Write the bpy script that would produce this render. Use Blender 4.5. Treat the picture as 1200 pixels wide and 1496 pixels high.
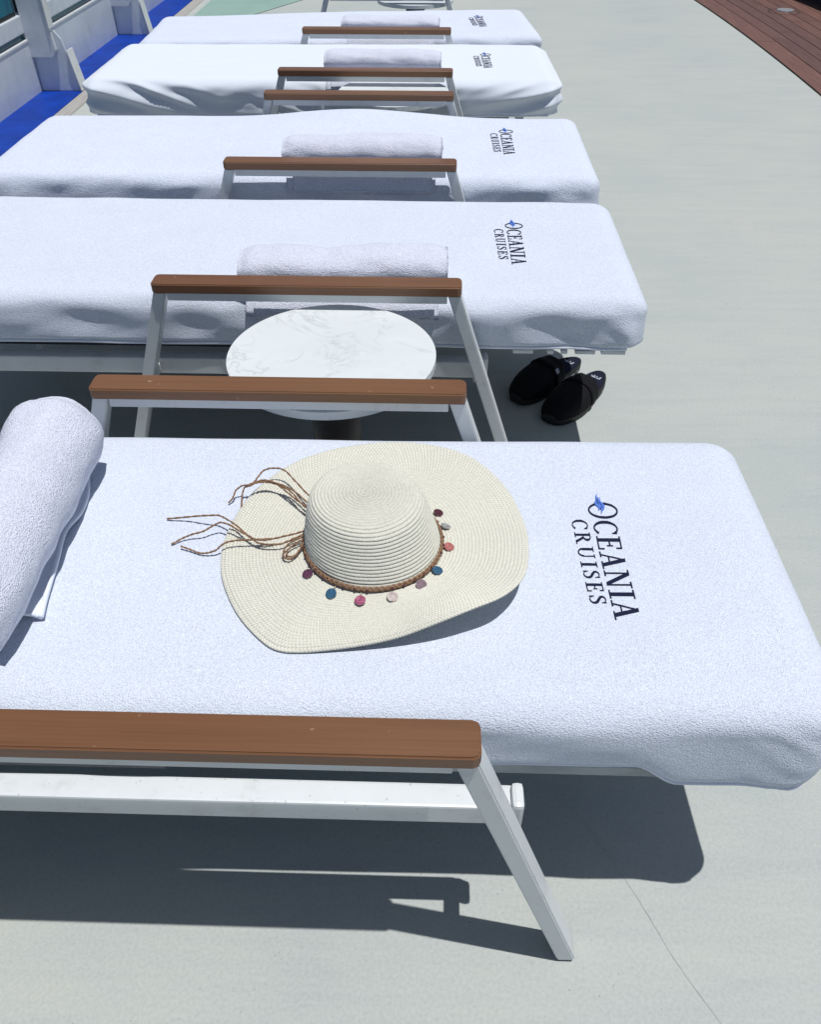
import bpy, bmesh, math, random
from mathutils import Vector, Matrix, noise
random.seed(7)
PI = math.pi
for o in list(bpy.data.objects):
    bpy.data.objects.remove(o)
S = bpy.context.scene
COL = S.collection

# ------------------------------------------------------------------ camera
CAM_Z = 1.44
cd = bpy.data.cameras.new('camera')
cd.sensor_fit = 'HORIZONTAL'; cd.sensor_width = 36.0; cd.lens = 36.0
cd.clip_start = 0.02; cd.clip_end = 6000
cam = bpy.data.objects.new('camera', cd); COL.objects.link(cam)
cam.matrix_world = Matrix(((0.999601, -0.018452, 0.021370, 0),
                           (0.028234, 0.657531, -0.752898, 0),
                           (-0.000159, 0.753201, 0.657790, CAM_Z),
                           (0, 0, 0, 1)))
S.camera = cam

# ------------------------------------------------------------------ sky, sun, exposure
SUN = Vector((0.20, -0.08, 1.0)).normalized()
wd = bpy.data.worlds.new('World'); S.world = wd; wd.use_nodes = True
wn = wd.node_tree; bg = wn.nodes['Background']
sky = wn.nodes.new('ShaderNodeTexSky'); sky.sky_type = 'NISHITA'; sky.sun_disc = False
sky.sun_elevation = math.asin(SUN.z); sky.sun_rotation = math.atan2(SUN.x, SUN.y)
sky.air_density = 1.0; sky.dust_density = 1.2; sky.ozone_density = 1.0
wn.links.new(sky.outputs['Color'], bg.inputs['Color']); bg.inputs['Strength'].default_value = 0.06
sd = bpy.data.lights.new('sun', 'SUN'); sd.energy = 4.0; sd.angle = math.radians(0.53); sd.color = (1.0, 0.985, 0.955)
sun = bpy.data.objects.new('sun', sd); COL.objects.link(sun)
sun.rotation_euler = SUN.to_track_quat('Z', 'Y').to_euler()
S.view_settings.view_transform = 'Standard'; S.view_settings.look = 'None'
S.view_settings.exposure = -0.10; S.view_settings.gamma = 1.0
S.view_settings.use_curve_mapping = False

# ------------------------------------------------------------------ materials
def newmat(name, color, rough=0.6, metal=0.0, spec=0.5, sheen=0.0, coat=0.0):
    m = bpy.data.materials.new(name); m.use_nodes = True
    b = m.node_tree.nodes['Principled BSDF']
    b.inputs['Base Color'].default_value = (*color, 1)
    b.inputs['Roughness'].default_value = rough
    b.inputs['Metallic'].default_value = metal
    b.inputs['Specular IOR Level'].default_value = spec
    if sheen: b.inputs['Sheen Weight'].default_value = sheen; b.inputs['Sheen Roughness'].default_value = 0.5
    if coat: b.inputs['Coat Weight'].default_value = coat
    return m
def nd(m, t, **kw):
    n = m.node_tree.nodes.new(t)
    for k, v in kw.items(): setattr(n, k, v)
    return n
def lk(m, a, b): m.node_tree.links.new(a, b)
def coords(m, scale=(1, 1, 1), kind='Object'):
    tc = nd(m, 'ShaderNodeTexCoord'); mp = nd(m, 'ShaderNodeMapping')
    mp.inputs['Scale'].default_value = scale
    lk(m, tc.outputs[kind], mp.inputs['Vector']); return mp.outputs['Vector']
def noise_tex(m, vec, scale, detail=4, rough=0.55, dist=0.0):
    n = nd(m, 'ShaderNodeTexNoise'); n.inputs['Scale'].default_value = scale
    n.inputs['Detail'].default_value = detail; n.inputs['Roughness'].default_value = rough
    n.inputs['Distortion'].default_value = dist
    lk(m, vec, n.inputs['Vector']); return n.outputs['Fac']
def ramp(m, fac, stops):
    r = nd(m, 'ShaderNodeValToRGB'); e = r.color_ramp.elements
    while len(e) < len(stops): e.new(0.5)
    for i, (p, c) in enumerate(stops):
        e[i].position = p; e[i].color = (*c, 1) if len(c) == 3 else c
    lk(m, fac, r.inputs['Fac']); return r.outputs['Color']
def mixc(m, fac, a, b, mode='MIX'):
    x = nd(m, 'ShaderNodeMix', data_type='RGBA', blend_type=mode)
    if isinstance(fac, float): x.inputs[0].default_value = fac
    else: lk(m, fac, x.inputs[0])
    for s, v in ((6, a), (7, b)):
        if isinstance(v, tuple): x.inputs[s].default_value = (*v, 1)
        else: lk(m, v, x.inputs[s])
    return x.outputs[2]
def bump(m, h, dist, strength=1.0, prev=None):
    b = nd(m, 'ShaderNodeBump'); b.inputs['Distance'].default_value = dist; b.inputs['Strength'].default_value = strength
    lk(m, h, b.inputs['Height'])
    if prev: lk(m, prev, b.inputs['Normal'])
    return b.outputs['Normal']
def setin(m, name, v): lk(m, v, m.node_tree.nodes['Principled BSDF'].inputs[name])

def terry(name, base, tuft=420, depth=0.0022, soft=0.9, streak=False):
    m = newmat(name, base, 0.95, spec=0.12)
    v = coords(m)
    n1 = noise_tex(m, v, tuft, 2, 0.6)
    n2 = noise_tex(m, v, tuft * 0.30, 3, 0.6)
    n3 = noise_tex(m, v, 9, 3, 0.5)
    vo = nd(m, 'ShaderNodeTexVoronoi'); vo.inputs['Scale'].default_value = tuft; lk(m, v, vo.inputs['Vector'])
    inv = nd(m, 'ShaderNodeMath', operation='SUBTRACT'); inv.inputs[0].default_value = 1.0; lk(m, vo.outputs['Distance'], inv.inputs[1])
    lo = tuple(c * soft for c in base); hi = tuple(min(1, c * 1.10) for c in base)
    c1 = ramp(m, n1, [(0.36, lo), (0.50, base), (0.66, hi)])
    c1 = mixc(m, 0.7, c1, ramp(m, inv.outputs[0], [(0.30, (soft * 0.94,) * 3), (0.75, (1, 1, 1))]), 'MULTIPLY')
    c2 = mixc(m, 0.4, c1, ramp(m, n2, [(0.35, (0.88, 0.88, 0.90)), (0.62, (1, 1, 1))]), 'MULTIPLY')
    c3 = mixc(m, 0.3, c2, ramp(m, n3, [(0.3, (0.90, 0.91, 0.93)), (0.7, (1, 1, 1))]), 'MULTIPLY')
    setin(m, 'Base Color', c3)
    b1 = bump(m, n2, depth * 1.3, 0.5)
    b2 = bump(m, inv.outputs[0], depth, 0.8, b1)
    setin(m, 'Normal', bump(m, n1, depth * 0.6, 0.6, b2))
    return m
M = {}
M['terry'] = terry('white_terry_cloth', (0.70, 0.755, 0.86), 430, 0.0013, 0.88)
M['terry_far'] = terry('white_terry_cover', (0.70, 0.755, 0.88), 330, 0.0015)
M['towel'] = terry('looped_towel_cloth', (0.735, 0.765, 0.88), 400, 0.0020, 0.86)
# smoother worn cover cloth
m = newmat('smooth_cover_cloth', (0.66, 0.71, 0.79), 0.9, spec=0.15)
v = coords(m); setin(m, 'Normal', bump(m, noise_tex(m, v, 240, 3), 0.0008, 0.6))
M['smooth'] = m
m = newmat('hem_cloth', (0.72, 0.765, 0.86), 0.9, spec=0.1)
v = coords(m); setin(m, 'Normal', bump(m, noise_tex(m, v, 500, 2), 0.0008, 0.6)); M['hem'] = m
m = newmat('navy_thread', (0.010, 0.013, 0.045), 0.55, spec=0.3)
v = coords(m, (1, 1, 1)); w = nd(m, 'ShaderNodeTexWave'); w.inputs['Scale'].default_value = 260; lk(m, v, w.inputs['Vector'])
setin(m, 'Normal', bump(m, w.outputs['Fac'], 0.0006, 0.6)); M['navy'] = m
M['blue_thread'] = newmat('blue_thread', (0.09, 0.20, 0.62), 0.5)
M['dark_thread'] = newmat('deep_blue_thread', (0.015, 0.03, 0.25), 0.5)

# painted aluminium
m = newmat('white_painted_metal', (0.62, 0.65, 0.67), 0.38, spec=0.5)
v = coords(m); n = noise_tex(m, v, 14, 5, 0.65); n2 = noise_tex(m, v, 120, 3)
c = ramp(m, n, [(0.25, (0.50, 0.52, 0.53)), (0.45, (0.62, 0.65, 0.665)), (0.8, (0.66, 0.69, 0.705))])
c = mixc(m, 0.6, c, ramp(m, n2, [(0.26, (0.42, 0.42, 0.40)), (0.34, (1, 1, 1))]), 'MULTIPLY')
setin(m, 'Base Color', c); setin(m, 'Normal', bump(m, n2, 0.0004, 0.3)); M['metal'] = m
m = newmat('grey_frame_metal', (0.30, 0.33, 0.35), 0.5)
v = coords(m); setin(m, 'Base Color', ramp(m, noise_tex(m, v, 20, 4), [(0.3, (0.22, 0.25, 0.27)), (0.7, (0.36, 0.39, 0.41))])); M['frame'] = m
# dark sling mesh
m = newmat('dark_sling_mesh', (0.03, 0.035, 0.05), 0.7)
v = coords(m); vo = nd(m, 'ShaderNodeTexVoronoi'); vo.inputs['Scale'].default_value = 300; vo.inputs['Randomness'].default_value = 0.1
lk(m, v, vo.inputs['Vector']); setin(m, 'Base Color', ramp(m, vo.outputs['Distance'], [(0.25, (0.30, 0.31, 0.34)), (0.42, (0.015, 0.018, 0.03))])); M['mesh'] = m
# faux teak arm
def woodmat(name, a, b, c_, rough=0.42):
    m = newmat(name, b, rough, spec=0.45)
    v = coords(m, (1.0, 60, 60)); n = noise_tex(m, v, 3.0, 5, 0.6, 0.3)
    v2 = coords(m); n2 = noise_tex(m, v2, 3.2, 4, 0.6); n3 = noise_tex(m, v2, 220, 3)
    col = ramp(m, n, [(0.25, a), (0.5, b), (0.78, c_)])
    n2 = noise_tex(m, coords(m, (0.9, 1, 1)), 1.5, 2, 0.4)
    col = mixc(m, 0.6, col, ramp(m, n2, [(0.38, (0.74, 0.62, 0.62)), (0.62, (1.0, 1.0, 0.96))]), 'MULTIPLY')
    # tiny pale nicks and scuffs
    n4 = noise_tex(m, v2, 46, 2, 0.5)
    col = mixc(m, ramp(m, n4, [(0.735, (0, 0, 0)), (0.78, (0.6, 0.6, 0.6))]), col, (0.42, 0.27, 0.18))
    setin(m, 'Base Color', col)
    b = bump(m, n, 0.0006, 0.35); setin(m, 'Normal', bump(m, n3, 0.0004, 0.4, b))
    setin(m, 'Roughness', ramp(m, n2, [(0.3, (0.30,) * 3), (0.7, (0.42,) * 3)]))
    return m
M['wood'] = woodmat('brown_armrest_wood', (0.155, 0.074, 0.036), (0.188, 0.093, 0.045), (0.215, 0.110, 0.055))
# marble
m = newmat('white_marble', (0.66, 0.70, 0.71), 0.35, spec=0.4)
v = coords(m, (1, 1, 1))
n = noise_tex(m, v, 5.0, 8, 0.62, 1.3)
ab = nd(m, 'ShaderNodeMath', operation='SUBTRACT'); lk(m, n, ab.inputs[0]); ab.inputs[1].default_value = 0.5
ab2 = nd(m, 'ShaderNodeMath', operation='ABSOLUTE'); lk(m, ab.outputs[0], ab2.inputs[0])
vein = ramp(m, ab2.outputs[0], [(0.0, (0.70, 0.71, 0.725)), (0.010, (0.90, 0.905, 0.91)), (0.030, (1, 1, 1))])
gate = noise_tex(m, v, 7, 3, 0.6)
vein = mixc(m, ramp(m, gate, [(0.42, (0, 0, 0)), (0.62, (1, 1, 1))]), (1, 1, 1), vein)
vc = noise_tex(m, coords(m, (1, 2.2, 1)), 3, 5, 0.6)
setin(m, 'Base Color', mixc(m, 1.0, ramp(m, vc, [(0.3, (0.62, 0.66, 0.68)), (0.6, (0.68, 0.72, 0.73))]), vein, 'MULTIPLY')); M['marble'] = m
M['dark'] = newmat('dark_pedestal_metal', (0.045, 0.035, 0.032), 0.45)
# straw
m = newmat('cream_paper_straw', (0.62, 0.61, 0.50), 0.6, spec=0.35)
uv = nd(m, 'ShaderNodeTexCoord').outputs['UV']
mp = nd(m, 'ShaderNodeMapping'); lk(m, uv, mp.inputs['Vector'])
sx = nd(m, 'ShaderNodeSeparateXYZ'); lk(m, mp.outputs['Vector'], sx.inputs[0])
def wave(scale, sgn):
    a = nd(m, 'ShaderNodeMath', operation='MULTIPLY'); a.inputs[1].default_value = scale; lk(m, sx.outputs['X'], a.inputs[0])
    b = nd(m, 'ShaderNodeMath', operation='MULTIPLY'); b.inputs[1].default_value = sgn * PI; lk(m, sx.outputs['Y'], b.inputs[0])
    c = nd(m, 'ShaderNodeMath', operation='ADD'); lk(m, a.outputs[0], c.inputs[0]); lk(m, b.outputs[0], c.inputs[1])
    d = nd(m, 'ShaderNodeMath', operation='SINE'); lk(m, c.outputs[0], d.inputs[0]); return d.outputs[0]
w1, w2 = wave(9.0, 1.0), wave(9.0, -1.0)
mx = nd(m, 'ShaderNodeMath', operation='MAXIMUM'); lk(m, w1, mx.inputs[0]); lk(m, w2, mx.inputs[1])
nz = noise_tex(m, coords(m), 260, 3)
colr = ramp(m, mx.outputs[0], [(0.0, (0.58, 0.57, 0.485)), (0.55, (0.69, 0.68, 0.595)), (1.0, (0.76, 0.75, 0.67))])
colr = mixc(m, 0.6, colr, ramp(m, nz, [(0.35, (0.80, 0.80, 0.78)), (0.65, (1, 1, 1))]), 'MULTIPLY')
setin(m, 'Base Color', colr)
setin(m, 'Normal', bump(m, nz, 0.0008, 0.5, bump(m, mx.outputs[0], 0.0004, 0.5)))
setin(m, 'Roughness', ramp(m, nz, [(0.4, (0.45,) * 3), (0.6, (0.7,) * 3)])); M['straw'] = m
m = newmat('brown_twine', (0.24, 0.13, 0.07), 0.8)
v = coords(m); n = noise_tex(m, v, 500, 3); setin(m, 'Base Color', ramp(m, n, [(0.3, (0.13, 0.065, 0.035)), (0.7, (0.34, 0.20, 0.115))]))
setin(m, 'Normal', bump(m, n, 0.001, 0.8)); M['twine'] = m
M['bead'] = newmat('dark_red_bead', (0.06, 0.012, 0.015), 0.25)
def shell(name, a, b):
    m = newmat(name, a, 0.18, spec=0.8, coat=0.8); v = coords(m)
    setin(m, 'Base Color', ramp(m, noise_tex(m, v, 190, 4, 0.7, 1.5), [(0.38, a), (0.62, b)])); return m
M['c_purple'] = shell('purple_shell', (0.05, 0.015, 0.04), (0.16, 0.06, 0.10))
M['c_blue'] = shell('blue_shell', (0.018, 0.06, 0.12), (0.05, 0.14, 0.23))
M['c_pink'] = shell('magenta_shell', (0.22, 0.03, 0.09), (0.50, 0.18, 0.26))
M['c_pale'] = shell('pale_pink_shell', (0.36, 0.27, 0.26), (0.60, 0.54, 0.50))
M['c_red'] = shell('coral_red_shell', (0.30, 0.07, 0.07), (0.46, 0.18, 0.15))
M['c_grey'] = shell('grey_shell', (0.12, 0.12, 0.10), (0.50, 0.50, 0.46))
M['c_maroon'] = shell('maroon_shell', (0.05, 0.01, 0.015), (0.11, 0.03, 0.035))
M['ring'] = newmat('small_brass_ring', (0.40, 0.36, 0.28), 0.35, metal=1.0)
# deck
m = newmat('grey_painted_deck', (0.34, 0.375, 0.37), 0.7, spec=0.25)
v = coords(m)
n1 = noise_tex(m, v, 0.9, 5, 0.6, 0.3); n2 = noise_tex(m, coords(m, (0.8, 7, 1)), 3.0, 6, 0.65, 0.6); n3 = noise_tex(m, v, 160, 3)
c = ramp(m, n1, [(0.3, (0.405, 0.440, 0.430)), (0.5, (0.435, 0.460, 0.440)), (0.72, (0.46, 0.475, 0.445))])
c = mixc(m, 0.55, c, ramp(m, n2, [(0.3, (0.90, 0.92, 0.95)), (0.52, (1, 1, 1)), (0.7, (1.04, 1.03, 1.0))]), 'MULTIPLY')
vo = nd(m, 'ShaderNodeTexVoronoi'); vo.inputs['Scale'].default_value = 60; lk(m, v, vo.inputs['Vector'])
spk = ramp(m, vo.outputs['Distance'], [(0.08, (0.42, 0.40, 0.37)), (0.11, (1, 1, 1))])
sg = noise_tex(m, v, 2.2, 3)
spk = mixc(m, ramp(m, sg, [(0.48, (0, 0, 0)), (0.62, (1, 1, 1))]), (1, 1, 1), spk)
c = mixc(m, 0.8, c, spk, 'MULTIPLY')
c = mixc(m, 0.8, c, ramp(m, n3, [(0.3, (0.86, 0.87, 0.87)), (0.62, (1, 1, 1))]), 'MULTIPLY')
n5 = noise_tex(m, coords(m, (1.3, 3.2, 1)), 1.7, 7, 0.7, 0.8)
c = mixc(m, 0.4, c, ramp(m, n5, [(0.36, (0.90, 0.93, 0.95)), (0.5, (1, 1, 1)), (0.66, (1.03, 1.02, 0.99))]), 'MULTIPLY')
setin(m, 'Base Color', c)
setin(m, 'Normal', bump(m, n3, 0.0012, 0.5, bump(m, n2, 0.003, 0.25))); M['deck'] = m
m = newmat('blue_waterway_paint', (0.002, 0.045, 0.36), 0.5, spec=0.25)
v = coords(m); setin(m, 'Base Color', ramp(m, noise_tex(m, v, 6, 5), [(0.3, (0.001, 0.026, 0.23)), (0.7, (0.002, 0.045, 0.36))])); M['blue'] = m
m = newmat('green_painted_deck', (0.20, 0.36, 0.31), 0.6); v = coords(m)
setin(m, 'Base Color', ramp(m, noise_tex(m, v, 4, 5), [(0.3, (0.23, 0.35, 0.31)), (0.7, (0.27, 0.40, 0.35))])); M['green'] = m
m = newmat('seam_dirt', (0.35, 0.37, 0.35), 0.9); M['seam'] = m
m = newmat('weathered_margin', (0.36, 0.35, 0.33), 0.8); v = coords(m, (20, 1, 1)); setin(m, 'Base Color', ramp(m, noise_tex(m, v, 4, 5), [(0.3, (0.28, 0.27, 0.25)), (0.7, (0.40, 0.39, 0.37))])); M['margin'] = m
m = newmat('red_brown_teak', (0.15, 0.075, 0.06), 0.6)
v = coords(m, (26, 1.2, 26)); n = noise_tex(m, v, 3, 6, 0.65, 0.4)
oi = nd(m, 'ShaderNodeObjectInfo')
c = ramp(m, n, [(0.25, (0.095, 0.046, 0.038)), (0.55, (0.15, 0.075, 0.06)), (0.8, (0.20, 0.11, 0.085))])
c = mixc(m, 1.0, c, ramp(m, oi.outputs['Random'], [(0.0, (0.78, 0.78, 0.8)), (1.0, (1.15, 1.1, 1.05))]), 'MULTIPLY')
setin(m, 'Base Color', c); setin(m, 'Normal', bump(m, n, 0.001, 0.4)); M['teak'] = m
M['caulk'] = newmat('black_caulk', (0.012, 0.012, 0.012), 0.7)
# bulwark paint
m = newmat('white_bulwark_paint', (0.62, 0.66, 0.70), 0.3, spec=0.5)
v = coords(m); n = noise_tex(m, v, 3.5, 6, 0.65); n2 = noise_tex(m, coords(m, (6, 6, 0.8)), 5, 4)
c = ramp(m, n, [(0.28, (0.52, 0.57, 0.62)), (0.5, (0.62, 0.67, 0.72)), (0.8, (0.68, 0.72, 0.76))])
c = mixc(m, 0.5, c, ramp(m, n2, [(0.28, (0.82, 0.80, 0.76)), (0.45, (1, 1, 1))]), 'MULTIPLY')
c = mixc(m, ramp(m, noise_tex(m, coords(m, (3, 3, 9)), 6, 6, 0.7), [(0.68, (0, 0, 0)), (0.76, (0.7, 0.7, 0.7))]), c, (0.36, 0.30, 0.24))
setin(m, 'Base Color', c); setin(m, 'Normal', bump(m, noise_tex(m, v, 10, 4), 0.006, 0.4)); M['bulwark'] = m
m = newmat('teal_tinted_glass', (0.004, 0.10, 0.16), 0.08, spec=0.35)
v = coords(m, (1, 2.5, 0.3)); setin(m, 'Base Color', ramp(m, noise_tex(m, v, 2.5, 3), [(0.35, (0.003, 0.04, 0.11)), (0.6, (0.006, 0.15, 0.21))])); M['glass'] = m
M['gasket'] = newmat('black_gasket', (0.008, 0.012, 0.016), 0.5)
M['teal'] = newmat('dark_teal_strip', (0.005, 0.07, 0.11), 0.3)
M['navy_paint'] = newmat('navy_coaming_paint', (0.012, 0.022, 0.07), 0.35)
M['lip'] = newmat('grey_coaming_top', (0.45, 0.50, 0.54), 0.4)
M['drain'] = newmat('brushed_drain_metal', (0.62, 0.64, 0.66), 0.3, metal=0.6)
m = newmat('black_slipper_fabric', (0.006, 0.006, 0.008), 0.85, spec=0.2)
v = coords(m); setin(m, 'Normal', bump(m, noise_tex(m, v, 350, 3), 0.0008, 0.6)); M['slip'] = m
m = newmat('navy_insole_fabric', (0.010, 0.012, 0.028), 0.9, spec=0.2)
v = coords(m); setin(m, 'Normal', bump(m, noise_tex(m, v, 300, 3), 0.0008, 0.6)); M['insole'] = m
M['sole'] = newmat('black_rubber_sole', (0.008, 0.008, 0.009), 0.6)
M['silver'] = newmat('silver_print', (0.34, 0.36, 0.42), 0.5)
m = newmat('sea_water', (0.01, 0.06, 0.12), 0.12); v = coords(m)
setin(m, 'Normal', bump(m, noise_tex(m, v, 0.25, 6), 0.6, 0.6)); M['sea'] = m

# ------------------------------------------------------------------ helpers
def obj(name, verts, faces, mat, parent=None, origin=(0, 0, 0), smooth=False, kind=None, uv=None):
    ox, oy, oz = origin
    me = bpy.data.meshes.new(name)
    me.from_pydata([(x - ox, y - oy, z - oz) for x, y, z in verts], [], faces)
    me.materials.append(mat)
    if smooth: me.polygons.foreach_set('use_smooth', [True] * len(me.polygons))
    if uv:
        l = me.uv_layers.new(name='UVMap')
        flat = []
        for p in me.polygons:
            flat += [c for k, vi in enumerate(p.vertices) for c in uv(p.index, k, vi)]
        l.data.foreach_set('uv', flat)
    me.validate(); me.update()
    o = bpy.data.objects.new(name, me); COL.objects.link(o)
    if parent: o.parent = parent
    if kind: o['kind'] = kind
    return o
def thing(name, label, cat, loc, group=None):
    o = bpy.data.objects.new(name, None); COL.objects.link(o); o.location = loc
    o.empty_display_size = 0.1
    o['label'] = label; o['category'] = cat
    if group: o['group'] = group
    return o
def box_geo(x0, x1, y0, y1, z0, z1, bev=0.0, segs=2):
    bm = bmesh.new(); bmesh.ops.create_cube(bm, size=1)
    for v in bm.verts:
        v.co = Vector(((x0 + x1) / 2 + v.co.x * (x1 - x0), (y0 + y1) / 2 + v.co.y * (y1 - y0), (z0 + z1) / 2 + v.co.z * (z1 - z0)))
    if bev: bmesh.ops.bevel(bm, geom=list(bm.edges), offset=bev, segments=segs, affect='EDGES', profile=0.6)
    return take(bm)
def take(bm):
    bm.verts.ensure_lookup_table(); bmesh.ops.recalc_face_normals(bm, faces=bm.faces)
    r = ([tuple(v.co) for v in bm.verts], [[v.index for v in f.verts] for f in bm.faces]); bm.free(); return r
def box(name, x0, x1, y0, y1, z0, z1, mat, parent=None, origin=(0, 0, 0), bev=0.0, kind=None, smooth=False):
    v, f = box_geo(x0, x1, y0, y1, z0, z1, bev)
    return obj(name, v, f, mat, parent, origin, smooth, kind)
def prism_y(poly, y0, y1, bev=0.0):
    """poly in (x,z), extruded along y"""
    bm = bmesh.new(); vs = [bm.verts.new((x, y0, z)) for x, z in poly]
    f = bm.faces.new(vs); r = bmesh.ops.extrude_face_region(bm, geom=[f])
    for e in r['geom']:
        if isinstance(e, bmesh.types.BMVert): e.co.y = y1
    if bev: bmesh.ops.bevel(bm, geom=list(bm.edges), offset=bev, segments=2, affect='EDGES')
    return take(bm)
def tube_geo(pts, r, n=7, caps=True, twist=0.0):
    pts = [Vector(p) for p in pts]; V = []; F = []
    rr = r if callable(r) else (lambda t: r)
    up = Vector((0, 0, 1)); prev = None
    for i, p in enumerate(pts):
        t = (pts[min(i + 1, len(pts) - 1)] - pts[max(i - 1, 0)]).normalized()
        a = t.cross(up)
        if a.length < 1e-3: a = t.cross(Vector((1, 0, 0)))
        a.normalize(); b = t.cross(a).normalized()
        R = rr(i / (len(pts) - 1))
        for k in range(n):
            th = 2 * PI * k / n + twist * i
            V.append(tuple(p + (a * math.cos(th) + b * math.sin(th)) * R))
    for i in range(len(pts) - 1):
        for k in range(n):
            F.append([i * n + k, i * n + (k + 1) % n, (i + 1) * n + (k + 1) % n, (i + 1) * n + k])
    if caps: F.append(list(range(n))[::-1]); F.append([(len(pts) - 1) * n + k for k in range(n)])
    return V, F
def catmull(pts, sub=6):
    P = [Vector(p) for p in pts]; P = [P[0] * 2 - P[1]] + P + [P[-1] * 2 - P[-2]]; out = []
    for i in range(1, len(P) - 2):
        a, b, c, d = P[i - 1:i + 3]
        for s in range(sub):
            t = s / sub
            out.append(0.5 * ((2 * b) + (c - a) * t + (2 * a - 5 * b + 4 * c - d) * t * t + (3 * b - a - 3 * c + d) * t ** 3))
    out.append(P[-2]); return out
def merge(*gs):
    V = []; F = []
    for v, f in gs:
        o = len(V); V += list(v); F += [[i + o for i in q] for q in f]
    return V, F
def cyl_geo(cx, cy, z0, z1, r0, r1=None, n=48, bev=0.0):
    r1 = r0 if r1 is None else r1
    bm = bmesh.new(); a = [bm.verts.new((cx + r0 * math.cos(2 * PI * k / n), cy + r0 * math.sin(2 * PI * k / n), z0)) for k in range(n)]
    b = [bm.verts.new((cx + r1 * math.cos(2 * PI * k / n), cy + r1 * math.sin(2 * PI * k / n), z1)) for k in range(n)]
    bm.faces.new(a[::-1]); top = bm.faces.new(b)
    for k in range(n): bm.faces.new((a[k], a[(k + 1) % n], b[(k + 1) % n], b[k]))
    if bev:
        es = [e for e in bm.edges if abs(e.verts[0].co.z - e.verts[1].co.z) < 1e-6]
        bmesh.ops.bevel(bm, geom=es, offset=bev, segments=2, affect='EDGES')
    return take(bm)
def nz(x, y, z=0.0): return noise.noise(Vector((x, y, z)))
def sstep(a, b, x):
    t = max(0, min(1, (x - a) / (b - a))); return t * t * (3 - 2 * t)

# ------------------------------------------------------------------ setting
# deck plate (grey), sheets laid on it
dk = obj('deck', [(-2.54, -6, 0), (40, -6, 0), (40, 60, 0), (-2.54, 60, 0), (-2.54, -6, -0.4), (40, -6, -0.4), (40, 60, -0.4), (-2.54, 60, -0.4)],
         [(0, 1, 2, 3), (7, 6, 5, 4), (0, 4, 5, 1), (1, 5, 6, 2), (2, 6, 7, 3), (3, 7, 4, 0)], M['deck'], kind='structure')
def ribbon(pts, wd_, z):
    V = []; F = []
    for i, p in enumerate(pts):
        p = Vector(p); t = Vector(pts[min(i + 1, len(pts) - 1)]) - Vector(pts[max(i - 1, 0)]); nrm = Vector((-t.y, t.x, 0)).normalized()
        w_ = wd_ * (0.6 + 0.8 * abs(nz(p.x * 40, p.y * 40)))
        V += [tuple(p + nrm * w_ / 2 + Vector((0, 0, z))), tuple(p - nrm * w_ / 2 + Vector((0, 0, z)))]
    for i in range(len(pts) - 1): F.append((2 * i, 2 * i + 1, 2 * i + 3, 2 * i + 2))
    return V, F
crk = catmull([(0.2396, 0.8502, 0), (0.3074, 0.7686, 0), (0.3822, 0.6279, 0), (0.4175, 0.5461, 0), (0.4715, 0.4518, 0), (0.56, 0.31, 0)], 14)
obj('seam', *ribbon([(p.x + 0.0015 * nz(p.x * 60, p.y * 60), p.y, 0) for p in crk], 0.0007, 0.0015), M['seam'], dk)
box('blue_waterway', -2.53, -2.27, -6, 60, 0.0, 0.004, M['blue'], kind='structure')
box('wood_margin', -2.265, -2.17, -6, 60, 0.0, 0.004, M['margin'], kind='structure')
obj('green_deck', [(-2.1, 7.15, 0.004), (-1.52, 7.15, 0.004), (-1.76, 7.79, 0.004), (-1.24, 8.865, 0.004), (-0.5, 10.6, 0.004), (0.2, 13, 0.004), (-2.1, 13, 0.004)],
    [(0, 1, 2, 3, 4, 5, 6)], M['green'], kind='structure')
obj('sea', [(-4000, -4000, -22), (4000, -4000, -22), (4000, 4000, -22), (-4000, 4000, -22)], [(0, 1, 2, 3)], M['sea'], kind='structure')

# teak walkway: planks follow the slightly curved edge
def xe(y): return 2.447 - 0.012 * (y - 6.6) ** 2 if y < 9.5 else 2.347 - 0.06 * (y - 9.5)
TK_Y0, TK_Y1 = 3.6, 14.0
def strip(off0, off1, y0, y1, z0, z1, n=10):
    V = []; F = []
    for i in range(n + 1):
        y = y0 + (y1 - y0) * i / n; x = xe(y)
        V += [(x + off0, y, z0), (x + off1, y, z0), (x + off1, y, z1), (x + off0, y, z1)]
    for i in range(n):
        a = 4 * i; b = a + 4
        F += [(a, a + 1, b + 1, b), (a + 1, a + 2, b + 2, b + 1), (a + 2, a + 3, b + 3, b + 2), (a + 3, a, b, b + 3)]
    F += [(3, 2, 1, 0), (4 * n, 4 * n + 1, 4 * n + 2, 4 * n + 3)]
    return V, F
tk = obj('teak_walkway', *strip(0.0, 1.7, TK_Y0, TK_Y1, 0.0, 0.004, 24), M['caulk'], kind='structure')
off = 0.0
rnd = random.Random(3)
for r in range(13):
    wd_ = 0.165 if r == 0 else 0.122
    y = TK_Y0 + (0 if r == 0 else -rnd.random() * 2.0)
    while y < TK_Y1:
        ln = 3.6 if r == 0 else 2.2 + rnd.random() * 0.8
        y0, y1 = max(y, TK_Y0), min(y + ln, TK_Y1)
        if y1 - y0 > 0.1:
            obj('plank', *strip(off + 0.003, off + wd_ - 0.004, y0 + 0.002, y1 - 0.003, 0.003, 0.010 + 0.0006 * rnd.random(), 8), M['teak'], tk)
        y += ln
    off += wd_

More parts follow.
